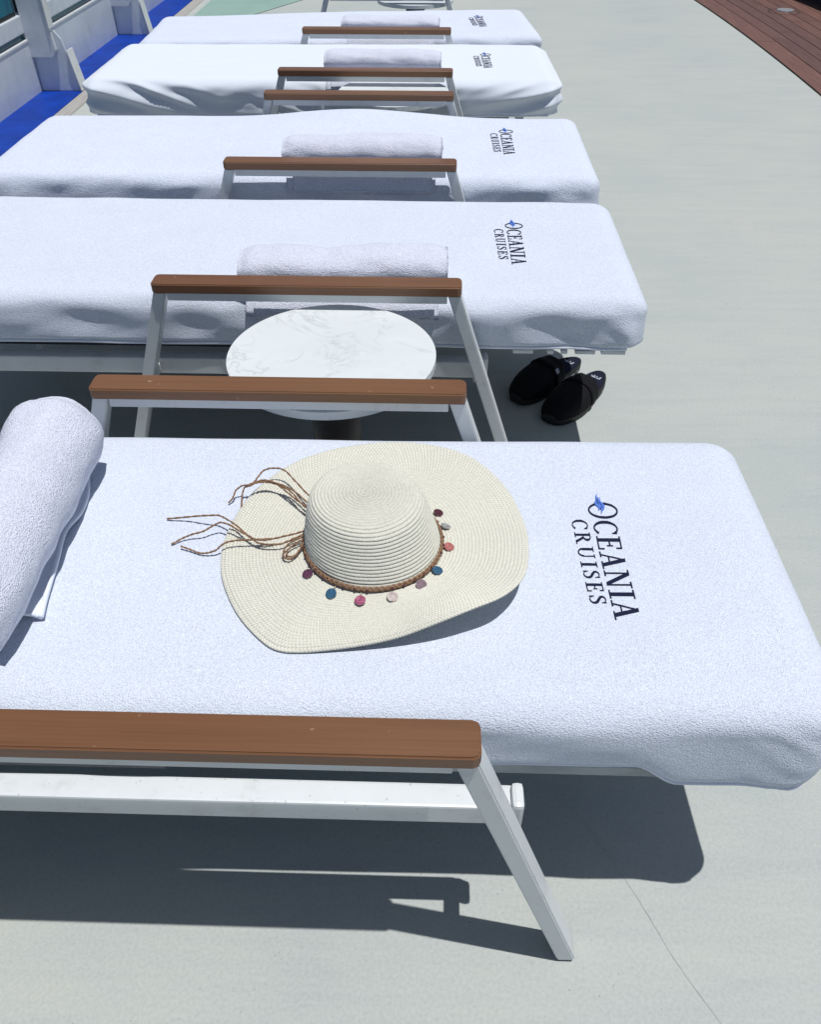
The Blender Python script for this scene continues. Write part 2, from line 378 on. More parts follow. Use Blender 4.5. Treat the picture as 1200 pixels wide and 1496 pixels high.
# coaming beyond the walkway
cg = thing('pool_coaming', 'navy blue coaming with pale grey top beyond the teak planks', 'coaming', (3.6, 9, 0))
O = (3.6, 9, 0)
def slab(name, xa, xb, z0, z1, mat):
    # runs parallel to the line (3.2,7.9)-(3.1,9)
    obj(name, [(xa + 0.35, 6.6, z0), (xb, 6.6, z0), (xb, 14, z0), (xa - 0.55, 14, z0), (xa + 0.35, 6.6, z1), (xb, 6.6, z1), (xb, 14, z1), (xa - 0.55, 14, z1)],
        [(3, 2, 1, 0), (4, 5, 6, 7), (0, 1, 5, 4), (1, 2, 6, 5), (2, 3, 7, 6), (3, 0, 4, 7)], mat, cg, O)
slab('side_panel', 3.42, 4.05, 0.012, 0.30, M['navy_paint'])
slab('overhang', 3.28, 4.12, 0.301, 0.35, M['navy_paint'])
slab('top_cap', 3.32, 4.10, 0.351, 0.38, M['lip'])

dr = thing('deck_drain', 'round deck drain with oval silver cap set in the teak planks', 'drain', (3.02, 8.35, 0.012))
V, F = [], []
for k in range(40):
    a = 2 * PI * k / 40
    for r_ in (0.125, 0.132): V.append((3.02 + r_ * math.cos(a), 8.35 + r_ * math.sin(a), 0.0125))
for k in range(40): F.append((2 * k, 2 * k + 1, (2 * k + 3) % 80, (2 * k + 2) % 80))
obj('ring', V, F, M['caulk'], dr, (3.02, 8.35, 0.012))
v_, f_ = cyl_geo(3.05, 8.40, 0.0125, 0.022, 0.075, 0.07, 32, 0.002)
obj('cap', [(3.05 + (x - 3.05) * 1.0, 8.40 + (y - 8.40) * 0.9, z) for x, y, z in v_], f_, M['drain'], dr, (3.02, 8.35, 0.012))

# ---- bulwark with windscreen
BX = -2.53
bw = thing('bulwark', 'white ship bulwark with tinted windscreen above the blue waterway', 'bulwark', (BX, 6, 0)); O = (BX, 6, 0)
box('sill', BX - 0.10, BX + 0.004, -1, 16, 0.285, 0.300, M['metal'], bw, O, 0.003)
box('gap_strip', BX - 0.07, BX - 0.02, -1, 16, 0.301, 0.334, M['teal'], bw, O)
box('lower_frame', BX - 0.08, BX - 0.004, -1, 16, 0.335, 0.43, M['bulwark'], bw, O, 0.006)
box('top_frame', BX - 0.08, BX - 0.004, -1, 16, 1.20, 1.28, M['bulwark'], bw, O, 0.006)
PY = [5.70 - 1.64 * 3, 5.70 - 1.64 * 2, 5.70 - 1.64, 5.70, 7.34, 8.98, 10.62, 12.26]
edges_ = [-1.0] + PY + [16.0]
for a, b in zip(edges_[:-1], edges_[1:]):
    box('panel', BX - 0.06, BX, a + 0.004, b - 0.004, 0.0, 0.284, M['bulwark'], bw, O)
    g = box('window_gasket', BX - 0.065, BX - 0.022, a + 0.05, b - 0.05, 0.431, 1.199, M['gasket'], bw, O)
    box('pane', BX - 0.060, BX - 0.018, a + 0.075, b - 0.075, 0.455, 1.17, M['glass'], g, O)
for y in PY:
    # bracket foot: wide at the deck, narrowing, with a slim post above; thin raised face plate
    v_, f_ = prism_y([(BX + 0.002, 0.005), (BX + 0.25, 0.005), (BX + 0.20, 0.30), (BX + 0.165, 0.345), (BX + 0.002, 0.345)], y - 0.006, y + 0.006, 0.002)
    p = obj('post', *merge((v_, f_), prism_y([(BX - 0.01, 0.20), (BX + 0.135, 0.20), (BX + 0.165, 0.24), (BX + 0.150, 0.40), (BX + 0.140, 1.30), (BX - 0.01, 1.30)], y - 0.035, y - 0.0065, 0.004)), M['bulwark'], bw, O)
    obj('flange', *prism_y([(BX + 0.255, 0.005), (BX + 0.262, 0.005), (BX + 0.225, 0.235), (BX + 0.218, 0.235)], y - 0.02, y + 0.085, 0.001), M['metal'], p, O)
    obj('edge_plate', *prism_y([(BX + 0.152, 0.36), (BX + 0.160, 0.36), (BX + 0.150, 1.30), (BX + 0.142, 1.30)], y - 0.045, y + 0.03), M['metal'], p, O)

# ------------------------------------------------------------------ serif letters (cap height 1)
def arc(cx, cy, rx, ry, a0, a1, n, wmin, wmax, slant=0.0):
    """ribbon whose width is largest where the stroke runs vertically"""
    P = []
    for i in range(n + 1):
        a = math.radians(a0 + (a1 - a0) * i / n)
        w_ = wmin + (wmax - wmin) * abs(math.cos(a + slant)) ** 1.6
        P.append(((cx + (rx - w_ / 2 + w_ / 2) * math.cos(a), cy + ry * math.sin(a)), (cx + (rx - w_) * math.cos(a), cy + (ry - wmin if False else ry - w_) * math.sin(a))))
    return [[P[i][0], P[i + 1][0], P[i + 1][1], P[i][1]] for i in range(n)]
def R_(x0, y0, x1, y1, n=3):
    if (x1 - x0) > (y1 - y0):
        return [[(x0 + (x1 - x0) * k / n, y0), (x0 + (x1 - x0) * (k + 1) / n, y0), (x0 + (x1 - x0) * (k + 1) / n, y1), (x0 + (x1 - x0) * k / n, y1)] for k in range(n)]
    return [[(x0, y0 + (y1 - y0) * k / n), (x1, y0 + (y1 - y0) * k / n), (x1, y0 + (y1 - y0) * (k + 1) / n), (x0, y0 + (y1 - y0) * (k + 1) / n)] for k in range(n)]
def D_(xa, ya, xb, yb, w_, n=4):
    return [[(xa + (xb - xa) * k / n, ya + (yb - ya) * k / n), (xa + (xb - xa) * k / n + w_, ya + (yb - ya) * k / n),
             (xa + (xb - xa) * (k + 1) / n + w_, ya + (yb - ya) * (k + 1) / n), (xa + (xb - xa) * (k + 1) / n, ya + (yb - ya) * (k + 1) / n)] for k in range(n)]
def path_(pts, ws):
    out = []; L_ = []
    for i, (x, y) in enumerate(pts):
        a = pts[max(i - 1, 0)]; b = pts[min(i + 1, len(pts) - 1)]
        tx, ty = b[0] - a[0], b[1] - a[1]; l = math.hypot(tx, ty); nx, ny = -ty / l, tx / l
        L_.append(((x + nx * ws[i] / 2, y + ny * ws[i] / 2), (x - nx * ws[i] / 2, y - ny * ws[i] / 2)))
    for i in range(len(pts) - 1): out.append([L_[i][0], L_[i + 1][0], L_[i + 1][1], L_[i][1]])
    return out
sf = 0.055
GL = {
 'I': (0.40, R_(0.12, 0, 0.28, 1) + R_(0, 0, 0.4, sf) + R_(0, 1 - sf, 0.4, 1)),
 'E': (0.66, R_(0.10, 0, 0.25, 1) + R_(0, 0, 0.60, sf) + R_(0, 1 - sf, 0.58, 1) + R_(0.25, 0.48, 0.46, 0.48 + sf) + R_(0.54, 0.76, 0.60, 1) + R_(0.57, 0, 0.63, 0.26) + R_(0.43, 0.38, 0.48, 0.64)),
 'A': (0.86, D_(0.12, 0, 0.40, 1, 0.06) + D_(0.60, 0, 0.34, 1, 0.165) + R_(0.22, 0.31, 0.58, 0.36) + R_(0.0, 0, 0.28, sf) + R_(0.50, 0, 0.88, sf)),
 'N': (0.90, R_(0.13, 0, 0.19, 1) + R_(0.70, 0, 0.76, 1) + D_(0.60, 0, 0.08, 1, 0.175) + R_(0.02, 0, 0.30, sf) + R_(0.0, 1 - sf, 0.20, 1) + R_(0.58, 1 - sf, 0.88, 1)),
 'C': (0.80, arc(0.42, 0.5, 0.42, 0.52, 48, 312, 26, 0.055, 0.15) + path_([(0.70, 0.72), (0.71, 0.93)], [0.05, 0.06]) + path_([(0.72, 0.14), (0.66, 0.08)], [0.06, 0.06])),
 'O': (1.06, arc(0.52, 0.5, 0.52, 0.60, 0, 360, 40, 0.06, 0.135)),
 'R': (0.80, R_(0.10, 0, 0.25, 1) + R_(0, 0, 0.36, sf) + R_(0, 1 - sf, 0.36, 1) + arc(0.34, 0.75, 0.28, 0.25, -90, 90, 12, 0.055, 0.14) + R_(0.25, 0.5, 0.35, 0.555) + R_(0.25, 1 - sf, 0.36, 1) + D_(0.60, 0, 0.32, 0.5, 0.16) + R_(0.58, 0, 0.84, sf)),
 'U': (0.84, R_(0.10, 0.30, 0.24, 1) + R_(0.64, 0.30, 0.70, 1) + arc(0.40, 0.32, 0.30, 0.34, 180, 360, 16, 0.075, 0.14 * 0.75) + R_(0.0, 1 - sf, 0.34, 1) + R_(0.54, 1 - sf, 0.80, 1)),
 'S': (0.62, path_([(0.50, 0.80), (0.44, 0.92), (0.30, 0.97), (0.16, 0.92), (0.10, 0.80), (0.13, 0.68), (0.26, 0.57), (0.42, 0.46), (0.50, 0.34), (0.50, 0.20), (0.42, 0.08), (0.27, 0.03), (0.13, 0.08), (0.06, 0.24)],
            [0.05, 0.055, 0.06, 0.08, 0.11, 0.14, 0.16, 0.16, 0.14, 0.11, 0.08, 0.06, 0.055, 0.05]) + path_([(0.50, 0.70), (0.50, 0.98)], [0.05, 0.05]) + path_([(0.06, 0.02), (0.06, 0.32)], [0.05, 0.05])),
}
def text_polys(s, spacing):
    out = []; x = 0
    for ch in s:
        w_, P = GL[ch]
        out += [[(px + x, py) for px, py in q] for q in P]; x += w_ + spacing
    return out, x - spacing

# ------------------------------------------------------------------ fitted mattress covers
def make_mattress(parent, O, cx, cy, hx, hy, zt, zb, mat, seed, rot=0.0, wr=0.0, flap=None, amp=0.0025, humps=(), lettering=True, ly0=0.0, cre=0.0022, dr=1.0, res=(200, 72, 14), lx=0.0, sag=0.0):
    NX, NY, NZ = res
    RX, RY, RT, RB = 0.062, 0.050, 0.042, 0.014
    cr, sr = math.cos(rot), math.sin(rot)
    idx = {}; V = []; F = []
    def topdz(x, y):       # x,y local to the mattress centre
        d = amp * (nz(x * 2.3 + seed, y * 4.1, seed) + 0.5 * nz(x * 6 + seed, y * 11, 3.3 + seed))
        d += cre * (1 - min(1, abs(nz(x * 1.1 + y * 2.2 + seed, y * 6 - x * 1.6, seed * 2)) * 5)) * sstep(0.25, 0.75, nz(x * 1.3, y * 1.7, seed + 9) + 0.5)
        d += sag * (x + hx) / (2 * hx)
        for hx_, hy_, sx_, sy_, a_ in humps: d += a_ * math.exp(-((x - hx_) / sx_) ** 2 - ((y - hy_) / sy_) ** 2)
        return d
    def tf(u, v, w_):
        x, y = u * hx, v * hy
        zz = w_
        zc = zb + (zt - zb) * zz
        rt = RT if zz > 0.5 else RB
        ix = max(-hx + RX, min(hx - RX, x)); iy = max(-hy + RY, min(hy - RY, y)); iz = max(zb + RB, min(zt - RT, zc))
        dx, dy, dz = (x - ix) / RX, (y - iy) / RY, (zc - iz) / rt
        l = math.sqrt(dx * dx + dy * dy + dz * dz)
        if l > 1e-9:
            x, y, zc = ix + dx / l * RX, iy + dy / l * RY, iz + dz / l * rt
        # plan corners rounder
        side = 0.0
        kx = abs(x) / hx; ky = abs(y) / hy
        t = (zc - zb) / (zt - zb)
        zc += topdz(x, y) * max(0, t)
        ed = max(sstep(0.90, 1.0, ky), sstep(0.965, 1.0, kx))
        if ed > 0 and t < 0.98:
            lo = (1 - t)
            # soft drape on the vertical sides
            d = (0.011 * nz(x * 3.6 + zc * 7 + seed, zc * 11 - x * 1.5, y * 2 + seed) + 0.005 * nz(x * 9 - zc * 16 + seed, zc * 14, seed)) * dr * (0.25 + 2.6 * max(0, t) * (1 - max(0, min(1, t))))
            if wr:
                cornr = sstep(0.45, 0.98, kx)
                q = nz(x * 4.5 + 9 * zc * (1 if x < 0 else -1) + seed * 3, zc * 15 + x * 4 * (1 if x < 0 else -1), seed)
                ridg = (1 - math.sqrt(q * q + 0.004) * 2.6)
                d += wr * (0.35 + 0.9 * cornr) * ridg * (0.25 + 0.75 * math.sin(PI * min(1, max(0.05, 1 - t * 0.85)))) 
            else:
                cornr = sstep(0.90, 1.0, kx) * ky
                d += dr * 0.007 * math.sin(x * 21 + 3.5 * nz(x * 2, seed) + zc * 30) * sstep(0.05, 0.5, nz(x * 1.7, seed * 2) + 0.35) * lo * max(0, t) * 2.2
                d += 0.010 * sstep(0.80, 0.99, kx) * sstep(0.8, 1.0, ky) * (1 - 2.4 * abs(nz(x * 12 + zc * 22 * (1 if x > 0 else -1), zc * 9, seed * 1.7))) * lo
                d += 0.007 * cornr * math.sin(34 * (x + zc * 1.4) + seed) * lo
            sgy = 1 if y > 0 else -1; sgx = 1 if x > 0 else -1
            y += sgy * d * sstep(0.90, 1.0, ky) * ed
            x += sgx * d * 0.7 * sstep(0.965, 1.0, kx) * ed
        # lower edge drops at the foot flap, wanders elsewhere
        if t < 0.5:
            k = (0.5 - t) / 0.5
            zc += 0.004 * nz(x * 7 + seed, y * 3, 7.7) * k
            if flap is not None: zc -= 0.052 * sstep(flap - 0.03, flap + 0.04, x) * k * ky ** 2
        return (cx + x * cr - y * sr, cy + x * sr + y * cr, zc)
    def vid(i, j, k):
        key = (i, j, k)
        if key not in idx:
            idx[key] = len(V)
            V.append(tf(2 * i / NX - 1, 2 * j / NY - 1, k / NZ))
        return idx[key]
    for i in range(NX):
        for j in range(NY):
            F.append((vid(i, j, NZ), vid(i + 1, j, NZ), vid(i + 1, j + 1, NZ), vid(i, j + 1, NZ)))
            F.append((vid(i, j, 0), vid(i, j + 1, 0), vid(i + 1, j + 1, 0), vid(i + 1, j, 0)))
        for k in range(NZ):
            F.append((vid(i, 0, k), vid(i + 1, 0, k), vid(i + 1, 0, k + 1), vid(i, 0, k + 1)))
            F.append((vid(i, NY, k), vid(i, NY, k + 1), vid(i + 1, NY, k + 1), vid(i + 1, NY, k)))
    for j in range(NY):
        for k in range(NZ):
            F.append((vid(0, j, k), vid(0, j, k + 1), vid(0, j + 1, k + 1), vid(0, j + 1, k)))
            F.append((vid(NX, j, k), vid(NX, j + 1, k), vid(NX, j + 1, k + 1), vid(NX, j, k + 1)))
    mt = obj('mattress', V, F, mat, parent, O, True)
    # hem: a rolled double edge along the bottom of the cover
    def hemline(v):
        P = []
        for i in range(0, NX + 1):
            u = 2 * i / NX - 1
            if abs(u) > 0.965: continue
            a = tf(u, v, 0.05)
            P.append((a[0], a[1] + (-0.001 if v < 0 else 0.001), a[2] - 0.002))
        return P
    g = [tube_geo(hemline(-1), 0.0042, 6)]
    h2 = [(x, y - 0.0012, z + 0.012) for x, y, z in hemline(-1)]
    g.append(tube_geo(h2, 0.0016, 5)); g.append(tube_geo(hemline(1), 0.0042, 6))
    obj('hem', *merge(*g), M['hem'], mt, O, True)
    def surf(wx, wy):
        lx_ = (wx - cx) * cr + (wy - cy) * sr; ly_ = -(wx - cx) * sr + (wy - cy) * cr
        return zt + topdz(lx_, ly_)
    if lettering:
        def put(polys, bx, by, size, stretch, name, mt_, dz0, sk=0.0):
            V = []; F = []
            for qi, q in enumerate(polys):
                b = len(V)
                dz = dz0 + 0.00012 * (qi % 4)
                for px, py in q:
                    lx_ = bx + py * size + sk * px * size; ly_ = by - px * size * stretch
                    wx = cx + lx_ * cr - ly_ * sr; wy = cy + lx_ * sr + ly_ * cr
                    V.append((wx, wy, surf(wx, wy) + dz))
                F.append([b + k for k in range(len(q))])
                # small skirt gives the stitching thickness
                n_ = len(q)
                for k in range(n_): V.append((V[b + k][0], V[b + k][1], V[b + k][2] - dz - 0.0008))
                for k in range(n_): F.append([b + k, b + (k + 1) % n_, b + n_ + (k + 1) % n_, b + n_ + k])
            return obj(name, V, F, mt_, mt, O)
        X0 = lx - 0.0125; Y0 = 0.127 + ly0
        # big O then the rest of the first line, then the second line
        wO, pO = GL['O']
        rest, wl = text_polys('CEANIA', 0.075)
        put(pO, X0 + 0.0005, Y0, 0.042, 0.94, 'lettering', M['navy'], 0.0012, 0.0)
        put(rest, X0 - 0.0005, Y0 - 0.047, 0.0385, 1.02 * 0.215 / (wl * 0.0385), 'lettering', M['navy'], 0.0012, 0.005)
        p2, w2_ = text_polys('CRUISES', 0.22)
        put(p2, X0 - 0.036, Y0 - 0.045, 0.0255, 0.192 / (w2_ * 0.0255), 'lettering', M['navy'], 0.0012, 0.03)
        # winged flame emblem on the O
        fl = []
        for ox_, t0, l_ in ((-0.0038, -0.006, 0.026), (0.0, -0.024, 0.052), (0.0038, -0.014, 0.034)):
            pts = [(t0 + l_ * t, ox_ - 0.0026 * math.sin(t * 2 * PI)) for t in [k / 12 for k in range(13)]]
            fl += path_(pts, [0.0005 + 0.0040 * math.sin(PI * k / 12) for k in range(13)])
        put(fl, X0 + 0.0175, Y0 - 0.001, 1.0, 1.0, 'emblem', M['blue_thread'], 0.0022)
        ln = path_([(-0.013 + 0.030 * t, -0.0026 * math.sin(t * 2 * PI)) for t in [k / 12 for k in range(13)]], [0.0010] * 13)
        put(ln, X0 + 0.0180, Y0 - 0.001, 1.0, 1.0, 'emblem', M['dark_thread'], 0.0032)
    return mt, surf

# ------------------------------------------------------------------ lounger frames
AZ = 0.60     # top of the armrests
def arm(parent, O, ya, side, x1=0.068, x0=-0.645, lean=0.188, dy=0.0):
    """wood cap, tube under it, two splayed legs and a lower rail; side=+1 rail towards +y"""
    h = 0.0275
    c = 0.010
    pl = [(x0, ya - h + c), (x0 + c * 0.3, ya - h + c * 0.3), (x0 + c, ya - h), (x1 - c, ya - h), (x1 - c * 0.3, ya - h + c * 0.3), (x1, ya - h + c), (x1, ya + h - c), (x1 - c * 0.3, ya + h - c * 0.3), (x1 - c, ya + h), (x0 + c, ya + h), (x0 + c * 0.3, ya + h - c * 0.3), (x0, ya + h - c)]
    bm = bmesh.new(); xs = [bm.verts.new((x, y, AZ - 0.023)) for x, y in pl]
    f0 = bm.faces.new(xs); rg = bmesh.ops.extrude_face_region(bm, geom=[f0])
    for e in rg['geom']:
        if isinstance(e, bmesh.types.BMVert): e.co.z = AZ
    te = [e for e in bm.edges if abs(e.verts[0].co.z - e.verts[1].co.z) < 1e-5]
    bmesh.ops.bevel(bm, geom=te, offset=0.0025, segments=3, affect='EDGES')
    bmesh.ops.recalc_face_normals(bm, faces=bm.faces)
    obj('armrest', *take(bm), M['wood'], parent, O)
    y0, y1 = ya - 0.021, ya + 0.021
    zt = AZ - 0.0235
    tz = zt - 0.020
    box('arm_tube', x0 + 0.033, x1 - 0.033, y0, y1, tz, zt, M['metal'], parent, O, 0.002)
    for s, xe_ in ((1, x1), (-1, x0)):
        t = 0.030
        a = xe_ - s * 0.002
        poly = [(a, zt), (a - s * t, zt), (a - s * t + s * lean, 0.006), (a + s * lean, 0.006)]
        lg = obj('leg', *prism_y(poly if s > 0 else poly[::-1], y0, y1, 0.0025), M['metal'], parent, O)
        obj('foot_pad', *prism_y([(a - s * 0.026 + s * lean, 0.0), (a - s * 0.004 + s * lean, 0.0), (a - s * 0.004 + s * lean, 0.0055), (a - s * 0.026 + s * lean, 0.0055)], y0 + 0.004, y1 - 0.004), M['frame'], lg, O)
    zr0, zr1 = 0.312, 0.357
    k = (zt - zr1) / zt * lean
    yr = (ya + 0.0475 + dy, ya + 0.0855 + dy) if side > 0 else (ya - 0.086, ya - 0.050)
    box('arm_rail', x0 - 0.72, x1 + k - 0.010, yr[0], yr[1], zr0, zr1, M['metal'], parent, O, 0.004)
    yb = (y1 + 0.001, yr[0] - 0.001) if side > 0 else (yr[1] + 0.001, y0 - 0.001)
    for xx in (x1 + k - 0.020, x0 - k + 0.012):
        box('spacer', xx - 0.012, xx + 0.012, yb[0], yb[1], zr0 + 0.010, zr1 - 0.010, M['metal'], parent, O, 0.003)
        sx_ = 1 if xx > 0 else -1
        xe2 = (x1 + k - 0.013) if sx_ > 0 else (x0 - k - 0.009)
        if sx_ > 0: box('end_cap', xe2, xe2 + 0.018, yr[0] - 0.004, yr[1] - 0.002, zr0 - 0.020, zr1 + 0.012, M['metal'], parent, O, 0.007)
def platform(parent, O, cx, cy, hx, hy, zt=0.398, inset=0.0, teeth=False):
    b = 0.030
    ya, yb = cy - hy + 0.012 + inset, cy + hy - 0.012
    for y in (ya, yb - 0.025):
        box('side_beam', cx - hx + 0.05, cx + hx - 0.20, y, y + 0.025, zt - 0.022, zt, M['frame'], parent, O, 0.002)
    for x in (cx - hx + 0.05, cx - 0.25, cx + 0.35, cx + hx - 0.17):
        box('cross_beam', x, x + 0.035, ya + 0.026, yb - 0.026, zt - 0.021, zt - 0.002, M['frame'], parent, O, 0.002)
    box('sling_panel', cx - hx + 0.12, cx + hx - 0.20, ya + 0.03, yb - 0.03, zt - 0.0015, zt + 0.001, M['mesh'], parent, O)
    box('mesh_strip', cx - hx + 0.06, -0.375, ya - 0.004, ya - 0.001, zt - 0.026, zt + 0.012, M['mesh'], parent, O)
    if teeth:
        for x, w_ in ((0.205, 0.05), (0.290, 0.016), (0.325, 0.016), (0.360, 0.05), (0.425, 0.06)):
            box('slat', x, x + w_, ya - inset - 0.006, yb - 0.03, zt - 0.012, zt - 0.002, M['metal'], parent, O, 0.002)
    for x in (cx - hx + 0.14,):
        for y in (ya + 0.03, yb - 0.055):
            box('support_leg', x, x + 0.025, y, y + 0.025, 0.0, zt - 0.023, M['metal'], parent, O, 0.002)

specs = [
 # name label, arms, mattress(cx,cy,hx,hy), material, kwargs
 dict(label='nearest white covered sun lounger, holding the straw hat', arms=[(0.557, 1), (1.322, -1)], m=(-0.415, 0.961, 1.0, 0.324), mat='terry', ly0=-0.011, rot=0.011, seed=1.3, zt=0.52, flap=0.742, lx=0.705, amp=0.0022),
 dict(label='sun lounger just beyond the nearest one, black slippers under its foot end', arms=[(1.760, 1), (2.585, -1)], m=(-0.472, 2.145, 1.0, 0.335), mat='terry', seed=5.1, zt=0.53, flap=None, ly0=0.01, lx=0.688, amp=0.0035, humps=[(-1.0, 0.33, 0.35, 0.2, 0.006)]),
 dict(label='middle sun lounger of the row, its cover humped at the far edge', arms=[(3.345, -1)], m=(-0.470, 2.950, 1.0, 0.335), mat='terry_far', seed=8.7, zt=0.54, flap=None, ly0=0.03, lx=0.712, amp=0.003, humps=[(0.20, 0.30, 0.28, 0.10, 0.030)]),
 dict(label='fourth sun lounger from the front, in a smooth wrinkled white cover', arms=[(3.690, 1), (4.470, -1)], m=(-0.488, 4.085, 1.005, 0.345), mat='smooth', seed=12.9, zt=0.545, flap=None, lx=0.705, amp=0.003, wr=0.024, rot=math.radians(1.2)),
 dict(label='farthest sun lounger in view, beside the green patch of deck', arms=[(5.430, -1)], m=(-0.490, 4.875, 1.0, 0.345), mat='terry_far', seed=17.2, zt=0.545, flap=None, lx=0.712, amp=0.003, rot=math.radians(4.6), humps=[(-1.0, 0.3, 0.7, 0.5, -0.016)]),
]
surfs = []
for i, sp in enumerate(specs):
    cx, cy, hx, hy = sp['m']; O = (cx, cy, 0)
    t = thing('sun_lounger', sp['label'], 'sun lounger', O, 'white covered sun loungers in a row on the deck')
    for ya, sd_ in sp['arms']: arm(t, O, ya, sd_, dy=0.010 if ya == 1.760 else 0.0)
    platform(t, O, cx, cy, hx, hy, inset=0.0 if i == 0 else 0.035, teeth=(i == 1))
    mt, sf_ = make_mattress(t, O, cx, cy, hx, hy, sp['zt'], 0.400, M[sp['mat']], sp['seed'], rot=sp.get('rot', 0), wr=sp.get('wr', 0), flap=sp['flap'], amp=sp['amp'],
                        humps=sp.get('humps', ()), lx=sp['lx'], dr=0.45 if i == 0 else 1.0, ly0=sp.get('ly0', 0), res=(260, 90, 20) if i == 0 else ((260, 72, 24) if i == 3 else (200, 70, 18)))
    surfs.append(sf_)

# ------------------------------------------------------------------ tables
for (x, y), lab in (((-0.212, 1.540), 'round marble topped side table beside the nearest lounger'),
                    ((-0.17, 3.60), 'round marble side table half hidden by the middle armrests'),
                    ((-0.13, 5.60), 'round marble side table at the far end of the row')):
    t = thing('side_table', lab, 'side table', (x, y, 0), 'round marble side tables between the loungers'); O = (x, y, 0)
    obj('tabletop', *cyl_geo(x, y, 0.522, 0.540, 0.223, n=96, bev=0.003), M['marble'], t, O)
    obj('rim_plate', *cyl_geo(x, y, 0.514, 0.5215, 0.17, n=48), M['dark'], t, O)
    obj('pedestal', *cyl_geo(x, y, 0.021, 0.5135, 0.055, n=32, bev=0.002), M['dark'], t, O, True)
    obj('base_plate', *cyl_geo(x, y, 0.0, 0.0205, 0.17, 0.165, n=64, bev=0.003), M['dark'], t, O)

# ------------------------------------------------------------------ towels
def roll_towel(name, axis, c0, c1, cz, ra, rb, turns, lab, grp, tail=None, seed=0.0, N=46, thick=0.013, floor=0.5225, taper=0.0):
    """spiral cross-section in (a,z), extruded along axis; c0/c1 = start and end (axis coordinate, cross coordinate)"""
    n = 120; sec = []
    for k in range(n + 1):
        th = 2 * PI * turns * k / n
        fr = 1 - 0.80 * (k / n)
        sec.append((ra * fr * math.cos(-PI * 0.15 + th), rb * fr * math.sin(-PI * 0.15 + th)))
    V = []; F = []
    ins = []
    for k, (a, z) in enumerate(sec):
        l = math.hypot(a, z); s = max(0.0, (l - thick * 0.86) / l); ins.append((a * s, z * s))
    loop = sec + ins[::-1]; m_ = len(loop)
    for i in range(N + 1):
        t = i / N
        ax = c0[0] + (c1[0] - c0[0]) * t; ac = c0[1] + (c1[1] - c0[1]) * t
        endr = 1 - 0.10 * (sstep(0.90, 1.0, t) ** 2) - 0.10 * (1 - sstep(0.0, 0.08, t)) ** 2
        sc = endr * (1 - taper * (1 - t)) * (1 + 0.10 * nz(t * 3.5, seed) + 0.03 * nz(t * 11, seed))
        for j, (a, z) in enumerate(loop):
            th = math.atan2(z, a)
            d = 1 + 0.08 * nz(math.cos(th) * 1.6 + seed, math.sin(th) * 1.6, t * 5 + seed) + 0.035 * nz(math.cos(th) * 4 + seed, math.sin(th) * 4, t * 11)
            stag = 0.006 * nz(j * 0.13, seed) * (1 if t > 0.97 or t < 0.03 else 0)
            zz = max(floor + 0.0005 * (j % 3), cz - rb * (1 - sc) + z * sc * d)
            aa = ac + a * sc * d; xx = ax + stag
            V.append((xx, aa, zz) if axis == 'x' else (aa, xx, zz))
    for i in range(N):
        for j in range(m_):
            a = i * m_ + j; b = i * m_ + (j + 1) % m_
            F.append((a, b, b + m_, a + m_))
    for i in (0, N):
        for k in range(n):
            q = (i * m_ + k, i * m_ + k + 1, i * m_ + m_ - 2 - k, i * m_ + m_ - 1 - k)
            F.append(q if i == 0 else q[::-1])
    loc = (c0[0], c0[1], floor) if axis == 'x' else (c0[1], c0[0], floor)
    t = thing(name, lab, 'towel', loc, grp)
    obj('roll', V, F, M['towel'], t, loc, True)
    return t, loc
def sheet(name, rows, thick, mat, parent, O):
    """rows: list of equal length rows of points; gives a closed sheet with thickness"""
    R = len(rows); C_ = len(rows[0]); V = []; F = []
    P = [[Vector(p) for p in r] for r in rows]
    for s in (0, 1):
        for i in range(R):
            for j in range(C_):
                a = P[min(i + 1, R - 1)][j] - P[max(i - 1, 0)][j]; b = P[i][min(j + 1, C_ - 1)] - P[i][max(j - 1, 0)]
                nrm = a.cross(b)
                nrm = nrm.normalized() if nrm.length > 1e-9 else Vector((0, 0, 1))
                if nrm.z < 0: nrm = -nrm
                V.append(tuple(P[i][j] + nrm * (thick if s else 0)))
    n = R * C_
    for i in range(R - 1):
        for j in range(C_ - 1):
            a = i * C_ + j
            F.append((a, a + 1, a + C_ + 1, a + C_)); F.append((n + a, n + a + C_, n + a + C_ + 1, n + a + 1))
    for i in range(R - 1):
        for j in (0, C_ - 1):
            a = i * C_ + j; F.append((a, a + C_, n + a + C_, n + a))
    for j in range(C_ - 1):
        for i in (0, R - 1):
            a = i * C_ + j; F.append((a, a + 1, n + a + 1, n + a))
    return obj(name, V, F, mat, parent, O, True)
TG = 'white terry towels on the loungers'
t, O = roll_towel('rolled_towel', 'y', (0.705, -0.642), (1.165, -0.648), 0.605, 0.085, 0.083, 3.2, 'thick white terry towel rolled up to the left of the hat', TG, seed=2.2, N=60, thick=0.016, taper=0.10)
pts = catmull([(-0.607, 1.125, 0.526), (-0.590, 1.07, 0.528), (-0.585, 1.02, 0.530), (-0.596, 0.975, 0.527), (-0.584, 0.90, 0.528), (-0.574, 0.83, 0.528), (-0.566, 0.79, 0.529)], 6)
rows = [[(p.x - 0.06 + 0.06 * k / 6, p.y - 0.012 * (6 - k) / 6, p.z + 0.012 * math.sin(k / 6 * PI) * (0.4 + 0.6 * math.sin(i * 0.21)) - (0.003 if k == 6 else 0)) for k in range(7)] for i, p in enumerate(pts)]
e = sheet('loose_edge', rows, 0.006, M['hem'], t, O)
obj('hem', *tube_geo([(p.x + 0.001, p.y, p.z + 0.003) for p in pts], 0.0045, 7), M['hem'], e, O, True)
